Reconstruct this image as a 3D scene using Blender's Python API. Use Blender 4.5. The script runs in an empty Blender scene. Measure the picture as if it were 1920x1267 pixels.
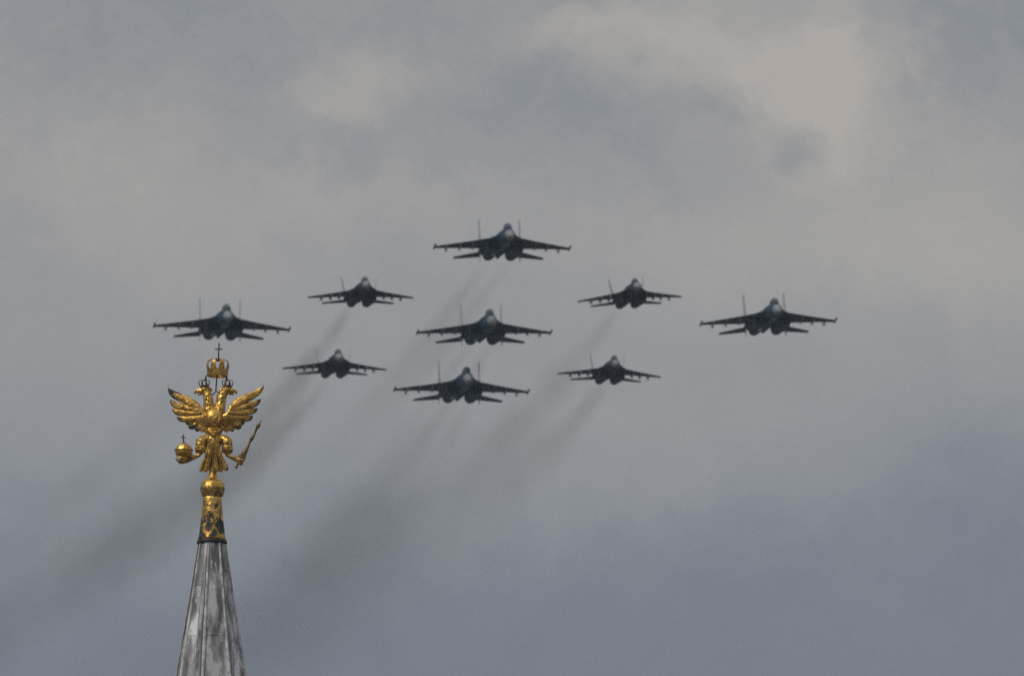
import bpy, bmesh, math, random
from mathutils import Vector, Matrix, noise as mnoise
R = math.radians
random.seed(7)
scene = bpy.context.scene
C = scene.collection

# ------------------------------------------------------------------ camera
cam_d = bpy.data.cameras.new("camera")
cam = bpy.data.objects.new("camera", cam_d)
C.objects.link(cam)
cam.location = (0, 0, 1.7)
cam.rotation_euler = (R(90 + 10.5), 0, 0)
cam_d.sensor_width = 36
cam_d.lens = 18 / math.tan(R(4.143) / 2)          # about 500 mm
cam_d.clip_start = 1
cam_d.clip_end = 60000
cam_d.dof.use_dof = True
cam_d.dof.focus_distance = 392
cam_d.dof.aperture_fstop = 5.8
scene.camera = cam

# ------------------------------------------------------------------ exposure
scene.view_settings.view_transform = 'Standard'
scene.view_settings.look = 'None'
scene.view_settings.exposure = 0
scene.view_settings.gamma = 1
scene.cycles.use_denoising = False
scene.cycles.volume_step_rate = 0.5
scene.cycles.max_bounces = 6
scene.cycles.volume_bounces = 0
scene.cycles.filter_width = 1.6

# ------------------------------------------------------------------ sun
SUN_EL, SUN_AZ = 44.0, 228.0      # compass azimuth, clockwise from +Y
sun_d = bpy.data.lights.new("sun", 'SUN')
sun_d.energy = 1.5
sun_d.angle = R(8)
sun_d.color = (1.0, 0.95, 0.86)
sun = bpy.data.objects.new("sun", sun_d)
C.objects.link(sun)
sv = Vector((math.sin(R(SUN_AZ)) * math.cos(R(SUN_EL)), math.cos(R(SUN_AZ)) * math.cos(R(SUN_EL)), math.sin(R(SUN_EL))))
sun.rotation_euler = sv.to_track_quat('Z', 'Y').to_euler()


# ------------------------------------------------------------------ node helper
def lin(c):
    return tuple(((v / 255) / 12.92 if v <= 10 else (((v / 255) + 0.055) / 1.055) ** 2.4) for v in c) + (1,)


class NT:
    def __init__(s, tree):
        s.t = tree
        s.n = tree.nodes
        s.l = tree.links

    def put(s, sock, v):
        if v is None:
            return
        if isinstance(v, bpy.types.NodeSocket):
            s.l.new(v, sock)
        else:
            sock.default_value = v

    def math(s, op, a, b=None, c=None, clamp=False):
        n = s.n.new('ShaderNodeMath')
        n.operation = op
        n.use_clamp = clamp
        for i, v in enumerate((a, b, c)):
            s.put(n.inputs[i], v)
        return n.outputs[0]

    def vec(s, op, a, b=None, c=None):
        n = s.n.new('ShaderNodeVectorMath')
        n.operation = op
        for i, v in enumerate((a, b, c)):
            s.put(n.inputs[i], v)
        return n.outputs['Value'] if op in ('LENGTH', 'DOT_PRODUCT') else n.outputs[0]

    def comb(s, x, y, z):
        n = s.n.new('ShaderNodeCombineXYZ')
        for i, v in enumerate((x, y, z)):
            s.put(n.inputs[i], v)
        return n.outputs[0]

    def sep(s, v):
        n = s.n.new('ShaderNodeSeparateXYZ')
        s.put(n.inputs[0], v)
        return n.outputs

    def mapr(s, v, a, b, c, d, smooth=True):
        n = s.n.new('ShaderNodeMapRange')
        n.interpolation_type = 'SMOOTHSTEP' if smooth else 'LINEAR'
        for i, x in enumerate((v, a, b, c, d)):
            s.put(n.inputs[i], x)
        return n.outputs[0]

    def noise(s, vec, scale, detail=3, rough=0.55, dist=0.0, color=False):
        n = s.n.new('ShaderNodeTexNoise')
        s.put(n.inputs['Vector'], vec)
        s.put(n.inputs['Scale'], scale)
        s.put(n.inputs['Detail'], detail)
        s.put(n.inputs['Roughness'], rough)
        s.put(n.inputs['Distortion'], dist)
        return n.outputs['Color' if color else 'Fac']

    def ramp(s, v, stops, mode='LINEAR'):
        n = s.n.new('ShaderNodeValToRGB')
        n.color_ramp.interpolation = mode
        e = n.color_ramp.elements
        while len(e) < len(stops):
            e.new(0.5)
        for k, (p, c) in enumerate(stops):
            e[k].position = p
            e[k].color = c if len(c) == 4 else tuple(c) + (1,)
        s.put(n.inputs[0], v)
        return n.outputs[0]

    def mix(s, f, a, b):
        n = s.n.new('ShaderNodeMix')
        n.data_type = 'RGBA'
        s.put(n.inputs[0], f)
        s.put(n.inputs[6], a)
        s.put(n.inputs[7], b)
        return n.outputs[2]

    def tc(s, which):
        return s.n.new('ShaderNodeTexCoord').outputs[which]

    def bump(s, h, strength, dist):
        n = s.n.new('ShaderNodeBump')
        n.inputs['Strength'].default_value = strength
        n.inputs['Distance'].default_value = dist
        s.put(n.inputs['Height'], h)
        return n.outputs[0]


# ------------------------------------------------------------------ sky (overcast, mapped by compass bearing and elevation)
world = bpy.data.worlds.new("World")
scene.world = world
world.use_nodes = True
w = NT(world.node_tree)
w.n.clear()
d = w.tc('Generated')
dx, dy, dz = w.sep(d)
az = w.math('MULTIPLY', w.math('ARCTAN2', dx, dy), 5729.58)      # hundredths of a degree
el = w.math('MULTIPLY', w.math('ARCSINE', dz), 5729.58)
p0 = w.comb(az, el, 0.0)
warp1 = w.vec('MULTIPLY', w.vec('SUBTRACT', w.noise(p0, 0.011, 3, 0.55, color=True), (0.5, 0.5, 0.5)), (60, 44, 0))
warp2 = w.vec('MULTIPLY', w.vec('SUBTRACT', w.noise(p0, 0.05, 4, 0.6, color=True), (0.5, 0.5, 0.5)), (38, 28, 0))
P = w.vec('ADD', w.vec('ADD', p0, warp1), warp2)
# cloud masses: bearing, elevation, half width, half height (hundredths of a degree), brightness
MASSES = [(108, 1160, 60, 42, 0.36), (127, 1140, 38, 36, 0.26), (28, 1172, 34, 11, 0.30), (60, 1166, 46, 15, 0.2), (130, 1170, 26, 26, 0.16),
          (-74, 1150, 30, 18, 0.17), (-62, 1156, 20, 14, 0.09), (-37, 1155, 30, 7, 0.10), (-138, 1112, 96, 52, 0.16), (-184, 1133, 66, 43, 0.06),
          (-44, 1111, 66, 26, 0.10), (100, 1092, 105, 37, 0.20), (184, 1105, 66, 50, 0.16), (206, 1066, 77, 50, 0.14),
          (28, 1138, 54, 30, -0.12), (9, 1150, 50, 16, -0.06), (86, 1142, 18, 9, -0.16), (113, 1130, 14, 12, -0.30), (106, 1121, 11, 8, -0.16),
          (90, 1132, 34, 16, -0.08), (74, 1113, 33, 13, -0.06), (204, 1174, 53, 38, -0.14), (-155, 1176, 114, 33, -0.12),
          (-24, 1176, 57, 17, -0.06), (-96, 1128, 44, 24, -0.06), (-68, 1130, 24, 13, -0.08), (-138, 1154, 57, 19, -0.05),
          (195, 997, 72, 50, -0.12), (118, 953, 110, 50, -0.04), (-188, 1003, 88, 43, -0.03), (-2, 932, 110, 43, -0.03),
          (64, 1010, 110, 32, 0.08)]
L = w.mapr(el, 895, 1070, 0.16, 0.54)
for (a, e_, ra, re, wt) in MASSES:
    q = w.vec('LENGTH', w.vec('MULTIPLY_ADD', P, (1 / (1.35 * ra), 1 / (1.35 * re), 0), (-a / (1.35 * ra), -e_ / (1.35 * re), 0)))
    L = w.math('ADD', L, w.mapr(q, 0.0, 1.0, wt, 0.0))
fb = w.noise(P, 0.016, 5, 0.55)
L = w.math('ADD', L, w.math('MULTIPLY', w.math('SUBTRACT', fb, 0.5), 0.16))
fine = w.noise(w.vec('MULTIPLY_ADD', warp1, (0.6, 0.6, 0), p0), 0.045, 5, 0.55)
L = w.math('ADD', L, w.math('MULTIPLY', w.math('SUBTRACT', fine, 0.5), 0.12))
wisp = w.noise(w.vec('MULTIPLY_ADD', warp2, (1.2, 1.2, 0), P), 0.034, 6, 0.6)       # torn, wispy edges higher up
wisp = w.math('MULTIPLY', w.math('SUBTRACT', w.mapr(wisp, 0.38, 0.62, 0.0, 1.0), 0.5), w.mapr(el, 1060, 1130, 0.02, 0.085))
L = w.math('ADD', L, wisp)
big = w.noise(d, 2.2, 4, 0.55)                                   # cloud deck over the whole sky
L = w.math('ADD', L, w.math('MULTIPLY', w.math('SUBTRACT', big, 0.5), 0.05), clamp=True)
cloud = w.ramp(L, [(0.0, lin((113, 118, 128))), (0.2, lin((122, 126, 135))), (0.36, lin((138, 142, 146))), (0.52, lin((150, 150, 152))),
                   (0.72, lin((162, 160, 157))), (1.0, lin((178, 171, 165)))])
bright = w.mapr(dz, 0.24, 0.85, 1.0, 2.3)
bgc = w.n.new('ShaderNodeBackground')
w.put(bgc.inputs[0], cloud)
w.put(bgc.inputs[1], bright)
sky = w.n.new('ShaderNodeTexSky')
sky.sky_type = 'NISHITA'
sky.sun_disc = False
sky.sun_elevation = R(SUN_EL)
sky.sun_rotation = R(SUN_AZ)
bgs = w.n.new('ShaderNodeBackground')
w.put(bgs.inputs[0], sky.outputs[0])
bgs.inputs[1].default_value = 0.06
mx = w.n.new('ShaderNodeMixShader')
mx.inputs[0].default_value = 0.04                                # thin blue showing through the overcast
w.l.new(bgc.outputs[0], mx.inputs[1])
w.l.new(bgs.outputs[0], mx.inputs[2])
wo = w.n.new('ShaderNodeOutputWorld')
w.l.new(mx.outputs[0], wo.inputs[0])


# ------------------------------------------------------------------ materials
def material(name):
    m = bpy.data.materials.new(name)
    m.use_nodes = True
    nt = NT(m.node_tree)
    nt.n.clear()
    out = nt.n.new('ShaderNodeOutputMaterial')
    b = nt.n.new('ShaderNodeBsdfPrincipled')
    nt.l.new(b.outputs[0], out.inputs[0])
    return m, nt, b, out


def plain(name, col, rough, metal=0.0, var=0.25, scale=3.0, bump=0.0, spec=0.5):
    m, nt, b, _ = material(name)
    co = nt.tc('Object')
    f = nt.noise(co, scale, 5, 0.6)
    a = tuple(c * (1 - var) for c in col) + (1,)
    z = tuple(min(1, c * (1 + var)) for c in col) + (1,)
    nt.put(b.inputs['Base Color'], nt.ramp(f, [(0.3, a), (0.7, z)]))
    nt.put(b.inputs['Roughness'], nt.mapr(f, 0.3, 0.7, rough * 0.85, min(1, rough * 1.15)))
    b.inputs['Metallic'].default_value = metal
    b.inputs['Specular IOR Level'].default_value = spec
    if bump:
        nt.put(b.inputs['Normal'], nt.bump(nt.noise(co, scale * 4, 4, 0.6), 0.6, bump))
    return m


def gold(name, feather, flake, seed, tarnish=(0.03, 0.026, 0.022), streak=1.0, band=None, fscale=6.0):
    """gilded copper: feathered relief, worn darker gilding, dark flakes where the leaf is gone"""
    m, nt, b, _ = material(name)
    co = nt.vec('ADD', nt.tc('Object'), (seed, seed * 0.7, seed * 1.3))
    wear = nt.noise(co, 5.0, 5, 0.62)
    col = nt.ramp(wear, [(0.28, (0.26, 0.15, 0.04)), (0.5, (0.53, 0.32, 0.08)), (0.72, (0.82, 0.56, 0.175))])
    rough = nt.mapr(nt.noise(co, 11, 4, 0.6), 0.3, 0.7, 0.22, 0.46)
    fl = nt.noise(nt.vec('MULTIPLY', co, (1, 1, streak)), fscale, 7, 0.66, 0.6)
    if band:
        zc = nt.sep(nt.tc('Object'))[2]
        fl = nt.math('ADD', fl, nt.mapr(nt.math('ABSOLUTE', nt.math('SUBTRACT', zc, band[0])), 0.0, band[1], band[2], -band[2]))
    msk = nt.mapr(fl, flake, flake + 0.035, 0.0, 1.0)
    fl2 = nt.mapr(nt.noise(co, 26, 4, 0.6), 0.66, 0.72, 0.0, 0.7)
    msk = nt.math('MAXIMUM', msk, fl2)
    nt.put(b.inputs['Base Color'], nt.mix(msk, col, tarnish + (1,)))
    nt.put(b.inputs['Metallic'], nt.mapr(msk, 0, 1, 1.0, 0.0))
    nt.put(b.inputs['Roughness'], nt.math('ADD', rough, nt.math('MULTIPLY', msk, 0.35)))
    h = nt.noise(co, 9, 5, 0.6)
    if feather:
        v = nt.n.new('ShaderNodeTexVoronoi')
        v.feature = 'F1'
        nt.put(v.inputs['Vector'], nt.vec('MULTIPLY', co, (1, 1, 0.7)))
        v.inputs['Scale'].default_value = feather
        h = nt.math('ADD', nt.math('MULTIPLY', h, 0.5), nt.math('MULTIPLY', v.outputs['Distance'], -1.0))
    nt.put(b.inputs['Normal'], nt.bump(h, 0.75, 0.03))
    return m


M = {}
M['gold_body'] = gold('gilded_feathered_copper', 15.0, 0.69, 3.1)
M['gold_shield'] = gold('polished_shield_gilding', 0, 0.74, 4.4)
M['gold'] = gold('gilded_copper', 0, 0.68, 8.3)
M['gold_wing'] = gold('gilded_wing_copper', 0, 0.70, 1.7)
M['gold_brown'] = gold('browned_gilding', 12.0, 0.5, 2.2, (0.10, 0.062, 0.028))
M['gold_dull'] = gold('dull_gilded_copper', 0, 0.60, 5.5)
M['gold_flaked'] = gold('flaking_gilding', 0, 0.515, 12.9, (0.020, 0.020, 0.021), 0.75, (-1.35, 0.8, 0.07), 4.6)
M['bronze'] = plain('worn_brown_bronze', (0.16, 0.10, 0.045), 0.45, 0.9, 0.4, 9, 0.01)
M['iron'] = plain('blackened_iron', (0.022, 0.021, 0.020), 0.6, 0.3, 0.3, 8)
M['tip_brown'] = plain('browned_feather_tip', (0.13, 0.085, 0.042), 0.45, 0.85, 0.4, 9)
M['tip'] = plain('tarnished_feather_tip', (0.075, 0.058, 0.046), 0.5, 0.6, 0.4, 9)


def zinc_mat():
    m, nt, b, _ = material('weathered_zinc_sheet')
    co = nt.tc('Object')
    st = nt.vec('MULTIPLY', co, (1, 1, 0.24))
    patch = nt.noise(st, 4.2, 4, 0.55, 0.2)
    blot = nt.noise(st, 8.0, 4, 0.6)
    col = nt.ramp(patch, [(0.37, (0.085, 0.087, 0.092)), (0.45, (0.175, 0.177, 0.182)), (0.53, (0.25, 0.25, 0.255)), (0.60, (0.44, 0.44, 0.445))])
    lightp = nt.mapr(blot, 0.57, 0.62, 0.0, 0.7)
    col = nt.mix(lightp, col, (0.42, 0.42, 0.425, 1))
    dark = nt.mapr(nt.noise(st, 8.0, 5, 0.65), 0.645, 0.69, 0.0, 0.85)
    col = nt.mix(dark, col, (0.055, 0.053, 0.052, 1))
    at = nt.n.new('ShaderNodeAttribute')
    at.attribute_name = 'tone'
    col = nt.vec('MULTIPLY', col, at.outputs['Vector'])
    rust = nt.mapr(nt.noise(co, 1.9, 6, 0.65), 0.70, 0.76, 0.0, 0.8)
    col = nt.mix(rust, col, (0.10, 0.05, 0.035, 1))
    nt.put(b.inputs['Base Color'], col)
    b.inputs['Metallic'].default_value = 0.25
    nt.put(b.inputs['Roughness'], nt.mapr(patch, 0.3, 0.7, 0.65, 0.45))
    nt.put(b.inputs['Normal'], nt.bump(nt.noise(st, 4.0, 4, 0.6), 0.5, 0.03))
    return m


M['zinc'] = zinc_mat()
M['seam'] = plain('dark_seam_zinc', (0.07, 0.07, 0.074), 0.6, 0.2, 0.4, 6)
M['roll'] = plain('pale_zinc_roll', (0.42, 0.42, 0.425), 0.5, 0.25, 0.6, 4, 0.01)

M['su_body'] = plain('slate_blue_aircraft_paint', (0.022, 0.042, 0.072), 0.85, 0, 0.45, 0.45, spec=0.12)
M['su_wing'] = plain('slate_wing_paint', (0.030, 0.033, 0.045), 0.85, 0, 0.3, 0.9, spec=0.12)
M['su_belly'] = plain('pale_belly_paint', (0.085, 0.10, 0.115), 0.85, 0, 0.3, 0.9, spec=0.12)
M['nacelle_glint'] = plain('pale_painted_glint', (0.17, 0.21, 0.23), 0.4, 0.2, 0.3, 2)  # nacelle highlight painted as a paler colour
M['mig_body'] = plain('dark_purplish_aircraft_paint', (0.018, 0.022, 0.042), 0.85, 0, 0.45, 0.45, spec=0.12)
M['fin'] = plain('grey_fin_paint', (0.34, 0.35, 0.37), 0.5, 0, 0.15, 1.0)
M['radome'] = plain('pale_radome_paint', (0.18, 0.186, 0.197), 0.75, 0, 0.06, 1.0)
M['radome_grey'] = plain('grey_radome_paint', (0.17, 0.172, 0.19), 0.75, 0, 0.06, 1.0)
M['nozzle'] = plain('burnt_nozzle_metal', (0.05, 0.05, 0.055), 0.4, 0.7, 0.3, 3)
M['duct'] = plain('intake_duct_black', (0.012, 0.020, 0.032), 0.6, 0, 0.2, 3)
M['pylon'] = plain('pylon_grey_paint', (0.06, 0.06, 0.068), 0.5, 0, 0.2, 2)
M['canopy'] = plain('teal_tinted_canopy_glass', (0.008, 0.024, 0.028), 0.25, 0, 0.1, 2, spec=0.2)
M['canopy_smoke'] = plain('smoked_canopy_glass', (0.012, 0.013, 0.026), 0.25, 0, 0.1, 2, spec=0.2)
M['ground'] = plain('city_ground', (0.12, 0.115, 0.11), 0.9, 0, 0.4, 0.02)


# ------------------------------------------------------------------ mesh helpers
def loft(bm, rings, caps=(True, True), closed=True):
    vr = [[bm.verts.new(p) for p in r] for r in rings]
    n = len(rings[0])
    for a, b in zip(vr, vr[1:]):
        for k in range(n if closed else n - 1):
            j = (k + 1) % n
            try:
                bm.faces.new((a[k], a[j], b[j], b[k]))
            except ValueError:
                pass
    if caps[0]:
        bm.faces.new(list(reversed(vr[0])))
    if caps[1]:
        bm.faces.new(vr[-1])


def tube(bm, pts, rad, n=10, flat=1.0, up=Vector((0, 1, 0))):
    """tapered tube along points; flat scales the section along `up`"""
    pts = [Vector(p) for p in pts]
    if not hasattr(rad, '__len__'):
        rad = [rad] * len(pts)
    rings = []
    for i, p in enumerate(pts):
        t = (pts[min(i + 1, len(pts) - 1)] - pts[max(i - 1, 0)]).normalized()
        u = up if abs(t.dot(up)) < 0.95 else Vector((1, 0, 0))
        s = t.cross(u).normalized()
        v = s.cross(t).normalized()
        rings.append([p + s * (math.cos(2 * math.pi * k / n) * rad[i]) + v * (math.sin(2 * math.pi * k / n) * rad[i] * flat) for k in range(n)])
    loft(bm, rings)


def ball(bm, c, r, sub=3):
    mtx = Matrix.Translation(Vector(c)) @ Matrix.Diagonal(Vector((r[0], r[1], r[2], 1)) if hasattr(r, '__len__') else Vector((r, r, r, 1)))
    bmesh.ops.create_icosphere(bm, subdivisions=sub, radius=1, matrix=mtx)


def box(bm, c, s, mtx=None):
    m4 = Matrix.Translation(Vector(c)) @ Matrix.Diagonal(Vector((s[0], s[1], s[2], 1)))
    if mtx is not None:
        m4 = mtx @ m4
    bmesh.ops.create_cube(bm, size=1, matrix=m4)


def lathe(bm, prof, c=(0, 0, 0), n=32, caps=(True, True), lobes=0, amp=0.0):
    rings = []
    for (r, z) in prof:
        rings.append([Vector((c[0] + r * (1 + amp * math.cos(lobes * a)) * math.cos(a), c[1] + r * (1 + amp * math.cos(lobes * a)) * math.sin(a), c[2] + z))
                      for a in (2 * math.pi * k / n for k in range(n))])
    loft(bm, rings, caps)


def obj(name, bm, mat, parent=None, smooth=True, mats=None):
    bmesh.ops.recalc_face_normals(bm, faces=bm.faces)
    me = bpy.data.meshes.new(name)
    bm.to_mesh(me)
    bm.free()
    for q in (mats or [mat]):
        me.materials.append(M[q])
    if smooth:
        for p in me.polygons:
            p.use_smooth = True
        if smooth != 'all':
            me.set_sharp_from_angle(angle=R(smooth if smooth is not True else 42))
    o = bpy.data.objects.new(name, me)
    C.objects.link(o)
    if parent:
        o.parent = parent
    return o


def fuse(bm, voxel, it=3):
    """melt overlapping lumps into one continuous skin"""
    bmesh.ops.recalc_face_normals(bm, faces=bm.faces)
    me = bpy.data.meshes.new('lumps')
    bm.to_mesh(me)
    bm.free()
    o = bpy.data.objects.new('lumps', me)
    C.objects.link(o)
    md = o.modifiers.new('r', 'REMESH')
    md.mode = 'VOXEL'
    md.voxel_size = voxel
    ms = o.modifiers.new('s', 'SMOOTH')
    ms.iterations = it
    ms.factor = 0.5
    dg = bpy.context.evaluated_depsgraph_get()
    ev = o.evaluated_get(dg)
    out = bmesh.new()
    out.from_mesh(ev.to_mesh())
    ev.to_mesh_clear()
    bpy.data.objects.remove(o)
    bpy.data.meshes.remove(me)
    return out


def thing(name, label, cat, loc=(0, 0, 0), group=None, kind=None):
    o = bpy.data.objects.new(name, None)
    o.empty_display_size = 0.5
    C.objects.link(o)
    o.location = loc
    o['label'] = label
    o['category'] = cat
    if group:
        o['group'] = group
    if kind:
        o['kind'] = kind
    return o


def tag(o, label, cat, kind=None, group=None):
    o['label'] = label
    o['category'] = cat
    if kind:
        o['kind'] = kind
    if group:
        o['group'] = group
    return o


# ------------------------------------------------------------------ ground (below the frame)
bm = bmesh.new()
bmesh.ops.create_grid(bm, x_segments=4, y_segments=4, size=9000)
tag(obj('ground', bm, 'ground', smooth=False), 'city ground far below the frame', 'ground', 'structure')

# ------------------------------------------------------------------ spire
# modelling unit: 1 u = 14.75 mm, measured from the foot of the eagle (x right, z up, y away)
U = 0.01475
FOOT = Vector((-8.26, 385.64, 69.24))                 # where the eagle's pedestal meets the ball


def E(px, py, dep=0.0):
    """u-coordinates of the statue sheet (400, 896 is the foot) to metres; dep is towards the viewer"""
    return Vector(((px - 400) * U, -dep * U, (896 - py) * U * 1.015))


spire = thing('spire', 'grey zinc-clad faceted spire tip with flaking gilded collar under the eagle', 'spire', FOOT + E(398, 1500))
spire_off = -E(398, 1500)
ROT0 = -12.0


def oct_pts(r, z, rot=ROT0, cx=0.0):
    return [Vector((cx + r * math.sin(R(rot + 45 * k)), -r * math.cos(R(rot + 45 * k)), z)) for k in range(8)]


def zz(py):
    return (896 - py) * U * 1.015


def cone_r(py):
    """ridge radius of the cone, slightly flared"""
    t = (py - 1018) / 248.0
    return (25.8 + 36.6 * t + 2.2 * t * t) * U


CX = lambda py: ((398 if py < 1018 else 398 - (py - 1018) * 0.004) - 400) * U
# eight faces, each of two strips of sheet metal lapped at uneven heights, every sheet weathered to its own tone
bm = bmesh.new()
tone = bm.loops.layers.float_color.new('tone')
rng = random.Random(4)
SPLIT = [rng.uniform(0.42, 0.62) for _ in range(8)]


def face_pt(k, f, py, lift):
    r = cone_r(py) + lift
    q0 = Vector((CX(py) + r * math.sin(R(ROT0 + 45 * k)), -r * math.cos(R(ROT0 + 45 * k)), zz(py)))
    q1 = Vector((CX(py) + r * math.sin(R(ROT0 + 45 * (k + 1))), -r * math.cos(R(ROT0 + 45 * (k + 1))), zz(py)))
    return q0.lerp(q1, f)


for k in range(8):
    nrm = Vector((math.sin(R(ROT0 + 45 * k + 22.5)), -math.cos(R(ROT0 + 45 * k + 22.5)), 0.15))
    for (f0_, f1_) in (((0.0, SPLIT[k]), (SPLIT[k], 1.0)) if k not in (0, 1) else ((0.0, 1.0),)):
        cuts = [1018]
        y = 1018 + rng.uniform(30, 110)
        while y < 1880:
            cuts.append(y)
            y += rng.uniform(70, 150)
        cuts.append(1900)
        for a, b in zip(cuts, cuts[1:]):
            tn = rng.choice((0.8, 0.95, 1.1, 1.25, 1.5)) * rng.uniform(0.9, 1.1)
            step = rng.uniform(0.3, 0.8) * U
            rows, nseg = 6, 4
            f_new = []
            grid = []
            for jj in range(rows + 1):
                py = a + (b - a) * jj / rows
                grid.append([bm.verts.new(face_pt(k, f0_ + (f1_ - f0_) * i / nseg, py, step * jj / rows)
                                          + nrm * (mnoise.noise(Vector((i * 0.9 + k * 7 + f0_ * 31, jj * 0.7 + a * 0.03, 3.3))) * 1.4 * U)) for i in range(nseg + 1)])
            for jj in range(rows):
                for i in range(nseg):
                    f_new.append(bm.faces.new((grid[jj][i], grid[jj][i + 1], grid[jj + 1][i + 1], grid[jj + 1][i])))
            e0 = grid[rows]
            low = [bm.verts.new(v.co - nrm * (1.6 * U)) for v in e0]
            for i in range(nseg):
                f_new.append(bm.faces.new((e0[i], e0[i + 1], low[i + 1], low[i])))
            for f in f_new:
                for lp in f.loops:
                    lp[tone] = (tn, tn, tn, 1)
o = obj('cone_sheeting', bm, 'zinc', spire, smooth=25)
o.location = spire_off
# ridge rolls: a round batten on each ridge with a narrow dark welt beside it
for k in range(8):
    a = R(ROT0 + 45 * k)
    dirv = Vector((math.sin(a), -math.cos(a), 0))
    tang = Vector((math.cos(a), math.sin(a), 0))
    bm = bmesh.new()
    pts, rad = [], []
    for j in range(19):
        py = 1021 + (1900 - 1021) * j / 18
        pts.append(Vector((CX(py), 0, zz(py))) + dirv * (cone_r(py) + 0.2 * U) + tang * (rng.uniform(-0.4, 0.4) * U))
        rad.append((1.5 + 1.9 * min(1, j / 5)) * U * rng.uniform(0.9, 1.1))
    tube(bm, pts, rad, 8, 1.0, dirv)
    o = obj('ridge_roll', bm, 'roll', spire)
    o.location = spire_off
    bm = bmesh.new()
    off = -1 if k in (0, 7) else 1
    tube(bm, [p + tang * (off * (r_ + 0.6 * U)) - dirv * 0.6 * U for p, r_ in zip(pts, rad)], [r_ * 0.6 for r_ in rad], 6, 1.0, dirv)
    w_ = obj('seam_welt', bm, 'seam', o)
# standing seams where two strips of a face meet
for k in range(2, 8):
    nrm = Vector((math.sin(R(ROT0 + 45 * k + 22.5)), -math.cos(R(ROT0 + 45 * k + 22.5)), 0.15))
    bm = bmesh.new()
    pts = [face_pt(k, SPLIT[k] + 0.02 * math.sin(jj * 1.7 + k), 1024 + (1900 - 1024) * jj / 17, 0.6 * U) for jj in range(18)]
    tube(bm, pts, [(0.55 + 0.25 * (jj > 4)) * U for jj in range(18)], 6, 1.0, nrm)
    o = obj('standing_seam', bm, 'roll' if k % 2 else 'seam', spire)
    o.location = spire_off
# flaking gilded collar
bm = bmesh.new()
prof = [(17.5, 931), (18.0, 936), (18.6, 946), (20.0, 962), (21.6, 980), (23.4, 998), (25.2, 1008), (27.0, 1014)]
rings = []
for r, py in prof:
    rg = []
    for j in range(48):
        t = 2 * math.pi * j / 48
        n8 = (t - R(ROT0)) % (math.pi / 4) - math.pi / 8
        rr = r * (0.80 * 1.0 + 0.20 * math.cos(math.pi / 8) / math.cos(n8) * 1.04)
        rr *= 1 + 0.018 * mnoise.noise(Vector((math.cos(t) * 3, math.sin(t) * 3, py * 0.08)))
        if py > 990:
            rr += 0.5 * math.cos(20 * t)
        rg.append(Vector(((398 - 400) * U + rr * U * math.sin(t), -rr * U * math.cos(t), zz(py))))
    rings.append(rg)
loft(bm, rings)
o = obj('gilded_collar', bm, 'gold_flaked', spire, smooth='all')
o.location = spire_off
bm = bmesh.new()
lathe(bm, [(24, 1013.5), (27.6, 1014), (28.8, 1016), (28.4, 1018.5), (25.5, 1020), (23, 1020)], n=40)
for v in bm.verts:
    v.co = Vector((v.co.x * U + (398 - 400) * U, v.co.y * U, zz(v.co.z)))
o = obj('collar_rim', bm, 'iron', spire)
o.location = spire_off
bm = bmesh.new()
lathe(bm, [(6.8, 884), (7.4, 888), (7.2, 890.5), (8.4, 892), (10.4, 894.5), (11.2, 896.5), (12.4, 897.5), (17.0, 900.5), (20.5, 905), (22.4, 910), (23.0, 914.5),
           (23.2, 917), (22.6, 921), (21.0, 926.5), (19.4, 930), (18.2, 931.5), (16, 933)], n=40)
for v in bm.verts:
    v.co = Vector((v.co.x * U + (398.5 - 400) * U, v.co.y * U, zz(v.co.z)))
for f in bm.faces:
    f.material_index = 1 if f.calc_center_median().z < zz(914.6) else 0
o = obj('ball_finial', bm, 'gold', spire, smooth='all', mats=['gold', 'gold_brown'])
o.location = spire_off

# ------------------------------------------------------------------ two-headed eagle
eagle = thing('eagle_statue', 'gilded two-headed crowned eagle statue with spread wings on the spire', 'statue', FOOT)

bm = bmesh.new()
B3 = lambda px, py, dep, rx, rz, rd: ball(bm, E(px, py, dep), (rx * U, rd * U, rz * U))
T3 = lambda pts, rad, n=12, flat=1.0: tube(bm, [E(*p) for p in pts], [r * U for r in rad], n, flat)
# torso
B3(400, 787, 3, 20.5, 22, 17)
B3(401, 784, 10, 14, 16, 11.5)
B3(400, 806, 0, 17, 19, 14)
B3(400, 826, -1, 16.5, 21, 12.5)
B3(400, 843, -3, 9, 13, 8)
B3(384, 784, 0, 9, 10, 9)
B3(417, 784, 0, 9, 10, 9)
# chain collar hanging under the shield
for k in range(13):
    a = -1.15 + 2.3 * k / 12
    B3(400 + 17 * math.sin(a), 797 + 17 * math.cos(a), 15 - 2 * abs(a), 2.3, 2.0, 2.0)
B3(400.5, 817, 14.5, 4.2, 4.6, 3)
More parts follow.
